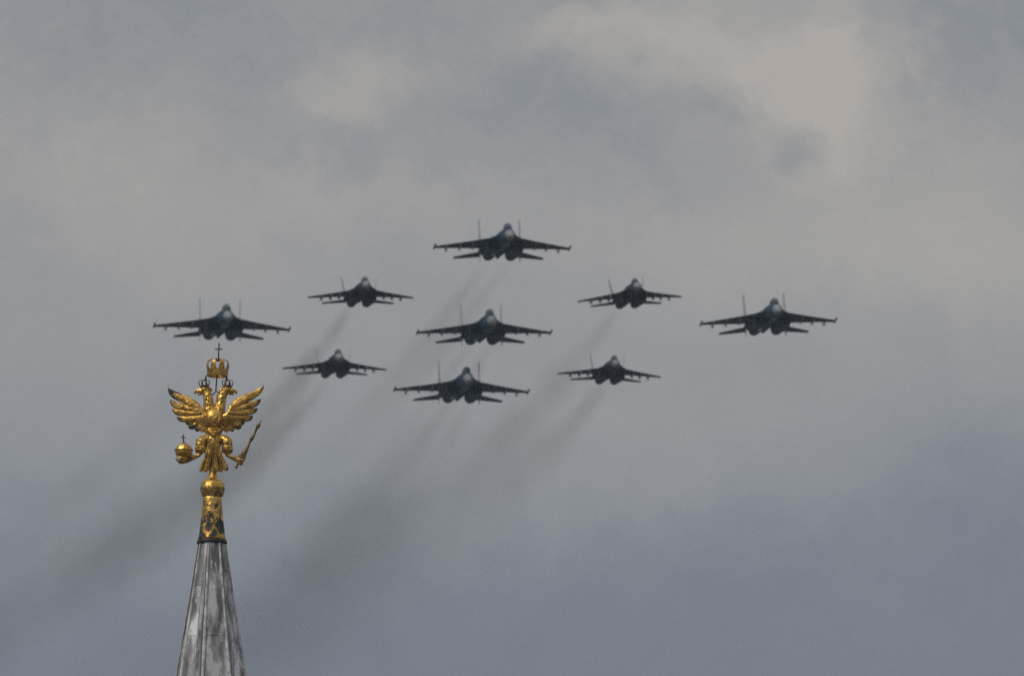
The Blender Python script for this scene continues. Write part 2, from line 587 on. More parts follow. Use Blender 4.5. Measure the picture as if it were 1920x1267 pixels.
# necks and heads
T3([(394, 782, 2), (391.5, 768, 3), (390.5, 757, 3), (390, 748, 3), (388.5, 740, 3), (386, 733, 3)], [13, 11.4, 10.0, 9.4, 9.0, 8.2])
T3([(407, 782, 2), (411, 768, 3), (413, 757, 3), (414.5, 748, 3), (417, 740, 3), (421, 733, 3)], [13, 11.4, 10.0, 9.4, 9.0, 8.2])
for s, cx in ((-1, 383.5), (1, 424.5)):
    X = lambda dxx: cx + s * dxx
    B3(X(0), 731, 3, 10.2, 8.6, 8)
    B3(X(6), 733.5, 3, 7.6, 6.4, 6)
    B3(X(2.5), 727.5, 7, 4.0, 2.0, 3.0)                       # brow
    B3(X(4.5), 731, 8.2, 1.5, 1.4, 1.4)                       # eye
    T3([(X(8), 733, 3), (X(13), 733.5, 3), (X(17), 734.2, 3), (X(18.6), 736.5, 3), (X(18.4), 740, 3)], [5.2, 4.4, 3.4, 2.4, 0.7])
    T3([(X(6), 738, 3), (X(11), 740.2, 3), (X(15), 740.8, 3)], [2.6, 1.8, 0.8])
    T3([(X(-7), 731, 3), (X(-11), 729, 3), (X(-13), 731, 3), (X(-12.5), 734, 3)], [3.6, 2.4, 1.6, 0.8])   # crest spur
    for j in range(16):                                       # ruffled neck feathers
        yy = 741 + j * 2.6
        nx = (391 if s < 0 else 412.5) + random.uniform(-7, 7)
        B3(nx, yy, 9.5 + random.uniform(-1.5, 1.0), 2.0, 3.0, 2.0)
# thighs, feathered cuffs, shanks
for s, tx in ((-1, 377), (1, 425.5)):
    X = lambda dxx: tx + s * dxx
    T3([(400 + s * 7, 822, 2), (X(-4), 824.5, 4), (X(0), 828, 6), (X(0.5), 835, 6), (X(0), 842, 5)], [7.5, 8.8, 10.4, 10.4, 8.2], 14)
    T3([(X(0.5), 836, 6), (X(1), 843, 5.5), (X(0.5), 850, 5)], [9.6, 9.4, 7.0], 14)
    for j in range(7):
        a = -1.4 + 2.8 * j / 6
        T3([(X(0.5) + 8.3 * math.sin(a), 838, 6 + 8.3 * math.cos(a)), (X(0.8) + 8.8 * math.sin(a), 846, 5.5 + 8.6 * math.cos(a)), (X(0.6) + 7.6 * math.sin(a), 851, 5 + 7.2 * math.cos(a))], [2.4, 2.2, 0.8], 8)
# left shank to the hand under the orb
T3([(376, 848, 5), (372, 854, 5.5), (363, 859, 6), (354, 863, 6), (347, 864.5, 6)], [5.4, 4.4, 4.0, 4.6, 5.6])
for (a, b, c_) in (((350, 862, 12), (340, 862, 19), (331, 856, 16)), ((348, 865, 8), (337, 867, 12), (329, 860, 6)), ((349, 865, 2), (338, 867, -2), (330, 860, -8)), ((356, 862, 6), (362, 860, 9), (360, 853, 12))):
    T3([a, tuple((p + q) / 2 for p, q in zip(a, b)), b, c_], [3.6, 3.5, 3.1, 1.2], 9)
# right shank to the hand round the sceptre
T3([(425, 848, 5), (427, 854, 5.5), (435, 858, 6), (443, 862, 6.5), (449, 864, 7)], [5.4, 4.4, 4.2, 4.8, 6.0])
B3(451, 863, 7.5, 7.2, 7.0, 6.0)
for j, q in enumerate((-4.4, -0.6, 3.2)):
    hx, hy = 452.5 - q * 0.5, 862 + q * 1.1
    T3([(hx - 6, hy - 2, 7), (hx - 1, hy - 2.6, 13.5), (hx + 5, hy - 1.0, 12.5), (hx + 7.2, hy + 1, 7)], [2.4, 2.3, 2.1, 1.2], 8)
T3([(447, 868, 9), (451, 873, 10), (456, 870, 8)], [2.6, 2.4, 1.2], 8)
bm = fuse(bm, 0.0105, 2)
for f in bm.faces:                                            # browned claws and shanks
    c_ = f.calc_center_median()
    wob = 2.5 * U * mnoise.noise(c_ * 14)
    if (c_.x + wob < E(360, 0).x and c_.z < E(0, 846).z) or (c_.x + wob > E(432, 0).x and c_.z < E(0, 846).z):
        f.material_index = 1
body = obj('body', bm, 'gold_body', eagle, smooth='all', mats=['gold_body', 'gold_brown'])


bm = bmesh.new()
B3(401, 786, 9, 17.5, 19.5, 13.5)
for k in range(30):                                           # beaded rim and crossed device in low relief
    a = 2 * math.pi * k / 30
    B3(401.5 + 10.5 * math.sin(a), 788 - 12 * math.cos(a), 19.0 - 0.8 * math.cos(2 * a), 1.5, 1.5, 1.3)
T3([(396, 783, 21.0), (401.5, 789, 22.6), (407, 797, 20.2)], [1.3, 1.6, 1.2])
T3([(407, 783, 21.0), (401.5, 789, 22.6), (396.5, 797, 20.2)], [1.2, 1.6, 1.2])
B3(401.5, 783, 21.6, 2.2, 2.4, 1.6)
B3(401.5, 794, 21.4, 2.0, 2.0, 1.4)
obj('breast_shield', fuse(bm, 0.0095, 1), 'gold_shield', eagle, smooth='all')


def feather(bm, pts, wid, thick=2.6, dep0=0.0, dep1=0.0, tipdark=0.0, front=True):
    """puffed blade with a raised spine: pts in sheet units, wid full widths"""
    # resample with a smooth curve
    P_ = [Vector((x, y)) for x, y in pts]
    n = 14
    cum = [0]
    for a, b in zip(P_, P_[1:]):
        cum.append(cum[-1] + (b - a).length)
    rings = []

    def cr(vals, t):
        i = 0
        while i < len(cum) - 2 and cum[i + 1] < t:
            i += 1
        f = (t - cum[i]) / max(1e-6, cum[i + 1] - cum[i])
        p0_, p1, p2, p3 = vals[max(i - 1, 0)], vals[i], vals[i + 1], vals[min(i + 2, len(vals) - 1)]
        return 0.5 * ((2 * p1) + (p2 - p0_) * f + (2 * p0_ - 5 * p1 + 4 * p2 - p3) * f * f + (3 * p1 - p0_ - 3 * p2 + p3) * f ** 3)
    for j in range(n + 1):
        s = j / n
        t = s * cum[-1]
        p = cr(P_, t)
        e = 0.02 * cum[-1]
        tg = (cr(P_, min(cum[-1], t + e)) - cr(P_, max(0, t - e))).normalized()
        nr = Vector((-tg.y, tg.x))
        wv = max(0.35, cr(wid, t)) * 1.26 * (1.0 if s < 0.86 else max(0.16, math.sqrt(max(0.0, 1 - ((s - 0.86) / 0.14) ** 2))))
        th = thick * (1 - 0.45 * s)
        dep = dep0 + (dep1 - dep0) * s
        rg = []
        for (u, q) in ((-0.5, 0.0), (-0.42, 0.62), (-0.22, 0.95), (-0.05, 0.86), (0.0, 1.12), (0.05, 0.86), (0.22, 0.95), (0.42, 0.62), (0.5, 0.0), (0.3, -0.5), (0, -0.6), (-0.3, -0.5)):
            rg.append(E(p.x + nr.x * u * wv, p.y + nr.y * u * wv, dep + q * th))
        rings.append(rg)
    f0 = len(bm.faces)
    loft(bm, rings)
    bm.faces.ensure_lookup_table()
    if tipdark:
        for i in range(f0, len(bm.faces)):
            s_ = (i - f0) / 12 / n
            if s_ > 1 - tipdark + 0.09 * math.sin((i - f0) * 2.1 + pts[0][0]):
                bm.faces[i].material_index = 1


LW = [([(374, 766), (362, 757.5), (347, 749), (331, 742), (321, 735), (314, 727)], [9, 12, 12.5, 11.5, 9, 4], 5, -6, .34),
      ([(375, 771), (362, 766), (347, 764.5), (333, 761.5), (324, 756), (318, 749.5)], [10, 12, 11.5, 10, 8, 4], 4, -4, .10),
      ([(377, 776), (364, 773.5), (350, 774), (338, 773.5), (329, 771), (322, 766.5)], [10, 12, 11.5, 10.5, 8, 4], 5, -3, .0),
      ([(383, 783), (368, 781), (354, 784.5), (343, 785.5), (336, 784.5), (331, 781.5)], [10, 11, 10, 9.5, 7.5, 4], 4, -2, .12),
      ([(384, 786), (372, 786.5), (361, 790.5), (353, 792.5), (346.5, 791)], [9, 10, 9.5, 8, 4], 5, -1, .18),
      ([(385, 788), (376, 791.5), (367, 797), (359, 800.5), (352, 800)], [9, 10, 9.5, 8, 4], 4, 0, .42),
      ([(387, 790), (381, 796), (374, 802.5), (365.5, 807.5)], [9, 10, 9, 5], 5, 2, .3),
      ([(390, 790), (386, 798), (381, 805), (375.5, 809.5)], [9, 10, 8.5, 5], 4, 3, .0),
      ([(394, 790), (391.5, 800), (388, 809.5)], [9, 10, 6], 6, 5, .0)]
RW = [([(432, 766), (444, 756), (456, 748.5), (470, 742.5), (483, 734.5), (494, 723)], [9, 12, 12.5, 11.5, 9, 4], 5, -6, .08),
      ([(431, 771), (444, 764), (458, 761.5), (472, 758.5), (481, 754.5), (488.5, 747.5)], [10, 12, 11.5, 10, 8, 4], 4, -4, .2),
      ([(429, 776), (442, 772.5), (456, 772.5), (468, 771.5), (476, 769.5), (482.5, 764.5)], [10, 12, 11.5, 10, 8, 4], 5, -3, .22),
      ([(423, 782), (438, 780), (452, 783), (462, 784.5), (469, 783), (474, 779)], [10, 11, 10, 9.5, 7.5, 4], 4, -2, .22),
      ([(422, 786), (435, 787), (445, 791), (453, 792.5), (459, 790)], [9, 10, 9.5, 8, 4], 5, -1, .18),
      ([(420, 788), (431, 791.5), (440, 797.5), (447, 800.5), (453, 799.5)], [9, 10, 9.5, 8, 4], 4, 0, .3),
      ([(417, 790), (425, 796), (432, 803), (439, 807.5)], [9, 10, 9, 5], 5, 2, .2),
      ([(413, 790), (419, 798), (423.5, 805), (428, 810)], [9, 10, 8.5, 5], 4, 3, .0),
      ([(409, 790), (412.5, 800), (416.5, 809.5)], [9, 10, 6], 6, 5, .0)]
for s, W_ in ((-1, LW), (1, RW)):
    bm = bmesh.new()
    for pts, wd, d0, d1, td in W_:
        feather(bm, pts, wd, 4.8, d0, d1, td)
    mx_ = lambda x: x if s < 0 else 806 - x
    # rolled leading edge of the arm
    tube(bm, [E(*p) for p in ((mx_(388), 783, 4), (mx_(380), 780, 6), (mx_(376), 773, 6.5), (mx_(372), 763, 6), (mx_(363), 755, 3.5), (mx_(350), 748.5, 2), (mx_(338), 743.5, 0))],
         [q * U for q in (7, 6.2, 4.6, 4.4, 3.8, 3.0, 1.4)], 12)
    # two overlapping ranks of coverts
    for rank, (r0, r1, cnt, dp) in enumerate(((0.16, 0.52, 7, 8.5), (0.03, 0.34, 7, 11.0))):
        for k in range(cnt):
            a, b, *_r = W_[min(k, 6)]
            A = Vector(a[0])
            Bv = Vector(a[-1])
            mid = Vector(a[len(a) // 2])
            p0_ = A.lerp(mid, r0 * 1.5)
            p2_ = A.lerp(mid, min(1.0, r1 * 1.75)) + Vector((0, 1.0 * rank))
            p1_ = (p0_ + p2_) / 2 + Vector((0, 0.6))
            feather(bm, [tuple(p0_), tuple(p1_), tuple(p2_)], [6.5, 7.6, 4.5], 2.6, dp - 1, dp - 4.5, 0)
    obj('wing', bm, 'gold_wing', eagle, smooth=50, mats=['gold_wing', 'tip' if s < 0 else 'tip_brown'])

# tail: two ranks of long feathers and coverts above
bm = bmesh.new()
TF = [((393, 846), (384.5, 866), (375.5, 884.5), -1, 0), ((395.5, 848), (390.5, 868), (384.5, 887), 4, 0), ((398, 848), (396, 868), (393, 884), 0, 0), ((402.5, 848), (404.5, 868), (406, 887), 4.5, 0),
      ((405, 848), (410, 868), (415, 886), 1, 0), ((406.5, 846), (415.5, 866), (423, 883), 3, 0), ((407, 846), (418, 866), (426, 882), -3, .24)]
for n_, (a, b, c_, dp, td) in enumerate(TF):
    feather(bm, [a, b, c_], [6, 8, 6.4], 5.4, 7 + dp * 0.9, 3 + dp * 1.6, td)
for k, (cx, ln) in enumerate(((388.5, 15), (393, 19), (398, 21), (403, 22), (407.5, 19), (412, 15))):
    feather(bm, [(400 + (cx - 400) * 0.65, 843), (cx, 843 + ln * 0.5), (400 + (cx - 400) * 1.14, 843 + ln)], [5, 7.2, 4.5], 3.8, 10 + (k % 2) * 2, 9.5 + (k % 2) * 2)
for k, cx in enumerate((391.5, 396, 400.5, 405, 409)):
    feather(bm, [(400 + (cx - 400) * 0.8, 832), (cx, 841), (400 + (cx - 400) * 1.12, 850)], [5, 6.5, 4.2], 3.4, 11 + (k % 2) * 1.5, 11.5 + (k % 2) * 1.5)
tube(bm, [E(400, 840, 3), E(400, 866, 3), E(400, 892, 1)], [9 * U, 7 * U, 6.2 * U], 14)
obj('tail', bm, 'gold', eagle, smooth=50, mats=['gold', 'tip'])


def crown(name, cx, cy0, cy1, R0, bulge, dep, mat, petals, pet_w, lean=0.0, wide=True):
    """open crown: band, bowed hoops meeting at a dip in the middle; cy0 band bottom, cy1 hoop top"""
    H = cy0 - cy1
    bm = bmesh.new()
    bh = 0.40 * H if wide else 0.26 * H
    prof = [(R0 * 0.98, 0), (R0 * 1.0, bh * 0.2), (R0 * 1.0, bh * 0.85), (R0 * 1.03, bh), (R0 * 0.93, bh), (R0 * 0.9, bh * 0.8), (R0 * 0.9, 0.02)]
    rings = [[E(cx + r * math.sin(a), cy0 - z, dep + r * math.cos(a)) for a in (2 * math.pi * k / 28 for k in range(28))] for r, z in prof]
    rings.append(rings[0])
    loft(bm, rings, (False, False))
    for k in range(petals):
        a = 2 * math.pi * (k + 0.5) / petals
        rd = Vector((math.sin(a), math.cos(a)))
        tg = Vector((math.cos(a), -math.sin(a)))
        prof2 = [(R0 * 0.97, bh * 0.9, 1.0), (R0 * (1 + bulge * 0.7), bh + 0.18 * H, 0.95), (R0 * (1 + bulge), bh + 0.36 * H, 0.7), (R0 * (0.92 + bulge), H * 0.92, 0.5), (R0 * 0.66, H * 1.0, 0.4),
                 (R0 * 0.3, H * 0.95, 0.34), (R0 * 0.04, H * 0.88, 0.3)]
        rings = []
        for r, z, ww in prof2:
            hw = pet_w * ww / 2
            rings.append([E(cx + rd.x * (r + o_) + tg.x * q, cy0 - z, dep + rd.y * (r + o_) + tg.y * q) for (q, o_) in ((-hw, 0), (-hw * 0.5, 0.55), (hw * 0.5, 0.55), (hw, 0), (hw * 0.5, -0.5), (-hw * 0.5, -0.5))])
        loft(bm, rings)
    if lean:
        piv = E(cx, cy0, dep)
        bmesh.ops.rotate(bm, cent=piv, matrix=Matrix.Rotation(R(lean), 3, 'Y'), verts=bm.verts)
    return obj(name, bm, mat, eagle, smooth=50)


def cross_bm(x0, y0, x1, y1, yb, hw, r, dep=0.0):
    """upright from (x0,y0) to (x1,y1), arms at height yb"""
    bm = bmesh.new()
    t = (yb - y0) / (y1 - y0)
    xb = x0 + (x1 - x0) * t
    tube(bm, [E(x0, y0, dep), E(x0 + (x1 - x0) * .5, (y0 + y1) / 2, dep), E(x1, y1 + r, dep), E(x1, y1, dep)], [r * 1.15 * U, r * U, r * 1.1 * U, r * 0.6 * U], 8)
    tube(bm, [E(xb - hw, yb, dep), E(xb - hw + r, yb, dep), E(xb, yb - 0.2, dep), E(xb + hw - r, yb, dep), E(xb + hw, yb, dep)], [r * 1.1 * U, r * .95 * U, r * .9 * U, r * .95 * U, r * 1.1 * U], 8)
    return bm


big = crown('crown', 407, 706, 674, 20.0, 0.06, 3, 'gold_dull', 8, 11.5, 2.0)
obj('cross', cross_bm(408.5, 678, 410, 643, 655, 7.2, 1.25, 3), 'iron', big)
bm = bmesh.new()
ball(bm, E(408.6, 675.5, 3), 3.0 * U, 2)
obj('crown_knob', bm, 'iron', big)
for cx in (383, 425.5):
    c_ = crown('crown', cx, 727.5, 713, 8.6, 0.24, 3, 'bronze', 8, 4.2, -4 if cx < 400 else 4, False)
    bm = bmesh.new()
    fx = cx + (2.0 if cx < 400 else -1.0)
    tube(bm, [E(cx, 715, 3), E(fx, 710.5, 3), E(fx, 708, 3), E(fx + 0.6, 705, 3)], [0.8 * U, 2.2 * U, 1.5 * U, 0.8 * U], 8)
    obj('crown_finial', bm, 'iron', c_)
bm = bmesh.new()
tube(bm, [E(406, 704, 3), E(405, 720, 3), E(404, 734, 3), E(400.5, 738, 3), E(398, 741, 3)], [1.25 * U] * 5, 8)
tube(bm, [E(404, 734, 3), E(407, 735, 3), E(410, 738, 3)], [1.1 * U] * 3, 8)
tube(bm, [E(387.5, 703, 3), E(385.2, 708, 3)], [0.9 * U] * 2, 8)
tube(bm, [E(425.5, 703, 3), E(424.8, 708, 3)], [0.9 * U] * 2, 8)
obj('support_rod', bm, 'iron', eagle)

# orb with bands and cross
bm = bmesh.new()
ball(bm, E(344.5, 847, 6), 16.2 * U, 4)
orb = obj('orb', bm, 'gold', eagle, smooth='all')
bm = bmesh.new()
tube(bm, [E(344.5 + 16.4 * math.sin(a), 845.0, 6 + 16.4 * math.cos(a)) for a in (2 * math.pi * k / 32 for k in range(33))], [1.7 * U] * 33, 8)
tube(bm, [E(343.2 + 4 * math.sin(a), 846 - 16.3 * math.sin(a), 6 + 15.9 * math.cos(a)) for a in (math.pi * k / 18 for k in range(19))], [1.25 * U] * 19, 8)
obj('orb_band', bm, 'gold_dull', orb)
obj('cross', cross_bm(344, 832, 343.4, 815, 821.2, 4.6, 1.1, 6), 'iron', orb)
# sceptre
bm = bmesh.new()
SP = [((441.5, 878.5), 3.2), ((443, 876), 3.4), ((444.5, 873), 2.2), ((451, 862), 2.4), ((454.6, 856.5), 3.6), ((457.6, 851.5), 4.9), ((460.5, 846), 4.3), ((466.5, 834), 2.4), ((469.5, 828), 2.2), ((471, 825.5), 3.5),
      ((474.5, 819), 3.3), ((476.5, 815), 2.3), ((481, 805), 2.1), ((483.2, 801.5), 3.4), ((484.6, 798.5), 3.8), ((486, 796), 2.2), ((488, 792.8), 1.4), ((490.8, 787.5), 0.4)]
tube(bm, [E(p[0], p[1], 8) for p, _ in SP], [r * U for _, r in SP], 12)
obj('sceptre', bm, 'bronze', eagle)
# thin lightning spikes on the wing tops
for x, y, h in ((314.5, 728, 7), (335, 739, 8), (353, 747, 7), (493.5, 724, 7), (472, 741, 9), (451, 748.5, 7)):
    bm = bmesh.new()
    tube(bm, [E(x, y, -1), E(x, y - h, -1)], [0.4 * U, 0.22 * U], 6)
    obj('bird_spike', bm, 'iron', eagle)


# ------------------------------------------------------------------ aircraft (metres; nose towards +Y, z up)
def ring(x, y, z, rx, rz, n=20, pw=2.0):
    out = []
    for k in range(n):
        a = 2 * math.pi * k / n
        c_, s_ = math.cos(a), math.sin(a)
        out.append(Vector((x + rx * math.copysign(abs(c_) ** (2 / pw), c_), y, z + rz * math.copysign(abs(s_) ** (2 / pw), s_))))
    return out


def surface(bm, secs, thick_dir):
    """lens-section flying surface; secs = (leading point, trailing point, thickness)"""
    rings = []
    td = Vector(thick_dir)
    for le, te, t in secs:
        le, te = Vector(le), Vector(te)
        P2 = lambda f, q: le.lerp(te, f) + td * (q * t)
        rings.append([P2(0, 0), P2(.06, .28), P2(.3, .5), P2(.65, .36), P2(1, 0.03), P2(1, -0.03), P2(.65, -.3), P2(.3, -.42), P2(.06, -.24)])
    loft(bm, rings)


def nacelle(bm, st, n=20):
    loft(bm, [ring(*s_[:5], n=n, pw=s_[5]) for s_ in st], (False, True))


def rail(bm, x, y, ln, z, r, span):
    """launch rail with its finned store"""
    tube(bm, [(x, y + 1.0, z), (x, y + .75, z), (x, y - ln - .2, z)], [.02, r, r], 10)
    for a in (45, 135, 225, 315):
        u = Vector((math.cos(R(a)), 0, math.sin(R(a))))
        t = Vector((-math.sin(R(a)), 0, math.cos(R(a))))
        for y0, c_, h in ((y - ln + .35, .5, span), (y + .45, .25, span * .7)):
            p = Vector((x, y0, z))
            surface(bm, [(p + u * r * .8, p + u * r * .8 - Vector((0, c_, 0)), .03), (p + u * h - Vector((0, c_ * .5, 0)), p + u * h - Vector((0, c_, 0)), .02)], t)


def big_jet():
    root = thing('fighter_jet', 'x', 'fighter jet', group='large twin-finned fighter jets of the formation')
    bm = bmesh.new()
    st = [(8.5, -.39, .525, .54, 2), (7.9, -.28, .60, .62, 2), (6.6, -.12, .70, .72, 2), (5.4, -.02, .80, .80, 2), (4.0, .08, .86, .82, 2.1), (2.4, .18, .98, .8, 2.2), (0, .25, 1.15, .72, 2.3), (-3, .2, 1.1, .55, 2.4), (-6, .1, .7, .38, 2.4),
          (-8.5, 0, .32, .26, 2), (-10.2, .0, .2, .2, 2)]
    loft(bm, [ring(0, y, z, rx, rz, 24, p_) for y, z, rx, rz, p_ in st])
    # blended centre section with leading-edge root extensions
    for s in (-1, 1):
        surface(bm, [((s * .3, 6.3, .12), (s * .3, -6.5, 0), 1.1), ((s * .72, 6.1, .1), (s * .8, -6.6, 0), .8), ((s * 1.05, 4.2, .08), (s * 1.3, -6.6, 0), .75), ((s * 1.6, 3.0, .04), (s * 1.8, -6.5, 0), .6), ((s * 2.15, 2.3, 0), (s * 2.2, -6.2, 0), .42)], (0, 0, 1))
        # tail boom beside the nacelle
        loft(bm, [ring(s * 2.02, y, z, rx, rz, 12) for y, z, rx, rz in ((-1.5, -.02, .2, .12), (-4, -.02, .36, .26), (-7.5, -.05, .3, .22), (-9.3, -.05, .08, .1))])
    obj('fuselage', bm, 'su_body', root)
    bm = bmesh.new()
    loft(bm, [ring(0, y, z, r, r * 1.03, 24) for y, z, r in ((11.2, -.9, .03), (10.6, -.79, .17), (9.8, -.64, .34), (8.5, -.395, .535))])
    tube(bm, [(0, 11.1, -.9), (0, 12.0, -1.0)], [.035, .02], 8)
    obj('radome', bm, 'radome', root, smooth='all')
    bm = bmesh.new()
    loft(bm, [ring(0, y, z, rx, rz, 18) for y, z, rx, rz in ((7.2, .42, .12, .06), (6.6, .54, .36, .36), (5.8, .70, .45, .58), (4.8, .78, .46, .62), (3.8, .80, .42, .5), (2.8, .80, .3, .28), (2.0, .82, .1, .1))])
    obj('canopy', bm, 'canopy', root, smooth='all')
    bm = bmesh.new()
    loft(bm, [ring(.2, 7.35, .34, .09, .09, 10), ring(.2, 7.05, .38, .1, .1, 10)])
    obj('sensor_ball', bm, 'canopy', root)
    for s in (-1, 1):
        bm = bmesh.new()
        nacelle(bm, [(s * 1.22, 2.6, -.58, .72, .60, 5), (s * 1.22, 1.0, -.62, .74, .60, 5), (s * 1.22, -1.0, -.52, .78, .62, 4), (s * 1.22, -3.2, -.38, .82, .64, 3), (s * 1.2, -5.2, -.3, .74, .64, 2.2), (s * 1.19, -6.6, -.25, .66, .64, 2)])
        na = obj('engine_nacelle', bm, 'su_body', root)
        bm = bmesh.new()
        loft(bm, [ring(s * 1.22, 2.605, -.58, .715, .595, 20, 5), ring(s * 1.22, 2.61, -.58, .66, .54, 20, 5), ring(s * 1.22, 1.2, -.56, .58, .5, 20, 4), ring(s * 1.22, -.5, -.5, .5, .5, 20, 2)], (False, True))
        obj('intake_duct', bm, 'duct', na)
        bm = bmesh.new()
        loft(bm, [ring(s * 1.19, -6.55, -.25, .63, .63), ring(s * 1.19, -7.2, -.24, .62, .62), ring(s * 1.19, -8.3, -.22, .48, .48), ring(s * 1.19, -8.3, -.22, .42, .42), ring(s * 1.19, -7.3, -.24, .45, .45)], (False, True))
        obj('nozzle', bm, 'nozzle', na)
        # wing
        bm = bmesh.new()
        surface(bm, [((s * 1.9, 2.75, .05), (s * 1.9, -4.1, 0), .34), ((s * 3.2, 1.25, .03), (s * 3.2, -4.05, -.02), .24), ((s * 5.2, -.75, 0), (s * 5.2, -3.8, -.05), .15), ((s * 7.05, -2.6, -.03), (s * 7.05, -3.85, -.08), .10)], (0, 0, 1))
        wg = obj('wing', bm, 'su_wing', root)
        bm = bmesh.new()
        tube(bm, [(s * 7.16, -1.0, -.04), (s * 7.16, -1.4, -.04), (s * 7.16, -4.3, -.05), (s * 7.16, -4.6, -.05)], [.03, .11, .11, .04], 10)
        obj('wing_tip_rail', bm, 'pylon', wg)
        for px_, yl, ln in ((5.95, -1.2, 2.2), (4.6, .1, 2.6), (3.3, 1.2, 2.8)):
            bm = bmesh.new()
            surface(bm, [((s * px_, yl, -.02), (s * px_, yl - ln, -.02), .1), ((s * px_, yl - .1, -.3), (s * px_, yl - ln, -.3), .1)], (1, 0, 0))
            rail(bm, s * px_, yl, ln, -.36, .085, .3)
            obj('pylon', bm, 'pylon', root)
        # tailplane
        bm = bmesh.new()
        surface(bm, [((s * 1.95, -5.6, -.08), (s * 1.95, -9.1, -.2), .2), ((s * 4.78, -8.35, -.3), (s * 4.78, -9.9, -.3), .10)], (0, 0, 1))
        obj('tailplane', bm, 'su_body', root)
        # fins
        bm = bmesh.new()
        surface(bm, [((s * 2.1, -3.9, .1), (s * 2.1, -8.3, .1), .17), ((s * 2.12, -4.7, .6), (s * 2.12, -8.4, .6), .14), ((s * 2.15, -7.0, 3.72), (s * 2.15, -9.0, 3.62), .07)], (1, 0, 0))
        obj('tail_fin', bm, 'fin', root)
        bm = bmesh.new()
        surface(bm, [((s * 2.1, -4.9, -.1), (s * 2.1, -7.3, -.1), .09), ((s * 2.16, -6.0, -.95), (s * 2.16, -7.2, -1.0), .07)], (1, 0, 0))
        obj('ventral_fin', bm, 'fin', root)
    # added pale patch under one nacelle, standing in for a reflection on its skin
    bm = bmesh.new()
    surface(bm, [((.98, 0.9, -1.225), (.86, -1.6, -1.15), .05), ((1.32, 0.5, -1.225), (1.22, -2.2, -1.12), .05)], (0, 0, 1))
    obj('glint_patch', bm, 'nacelle_glint', root)
    # belly tunnel panel, paler
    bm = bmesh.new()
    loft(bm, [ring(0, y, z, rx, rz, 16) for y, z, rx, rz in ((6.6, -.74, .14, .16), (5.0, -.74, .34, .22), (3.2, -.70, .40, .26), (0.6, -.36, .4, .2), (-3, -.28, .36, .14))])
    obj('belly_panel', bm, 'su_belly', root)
    return root


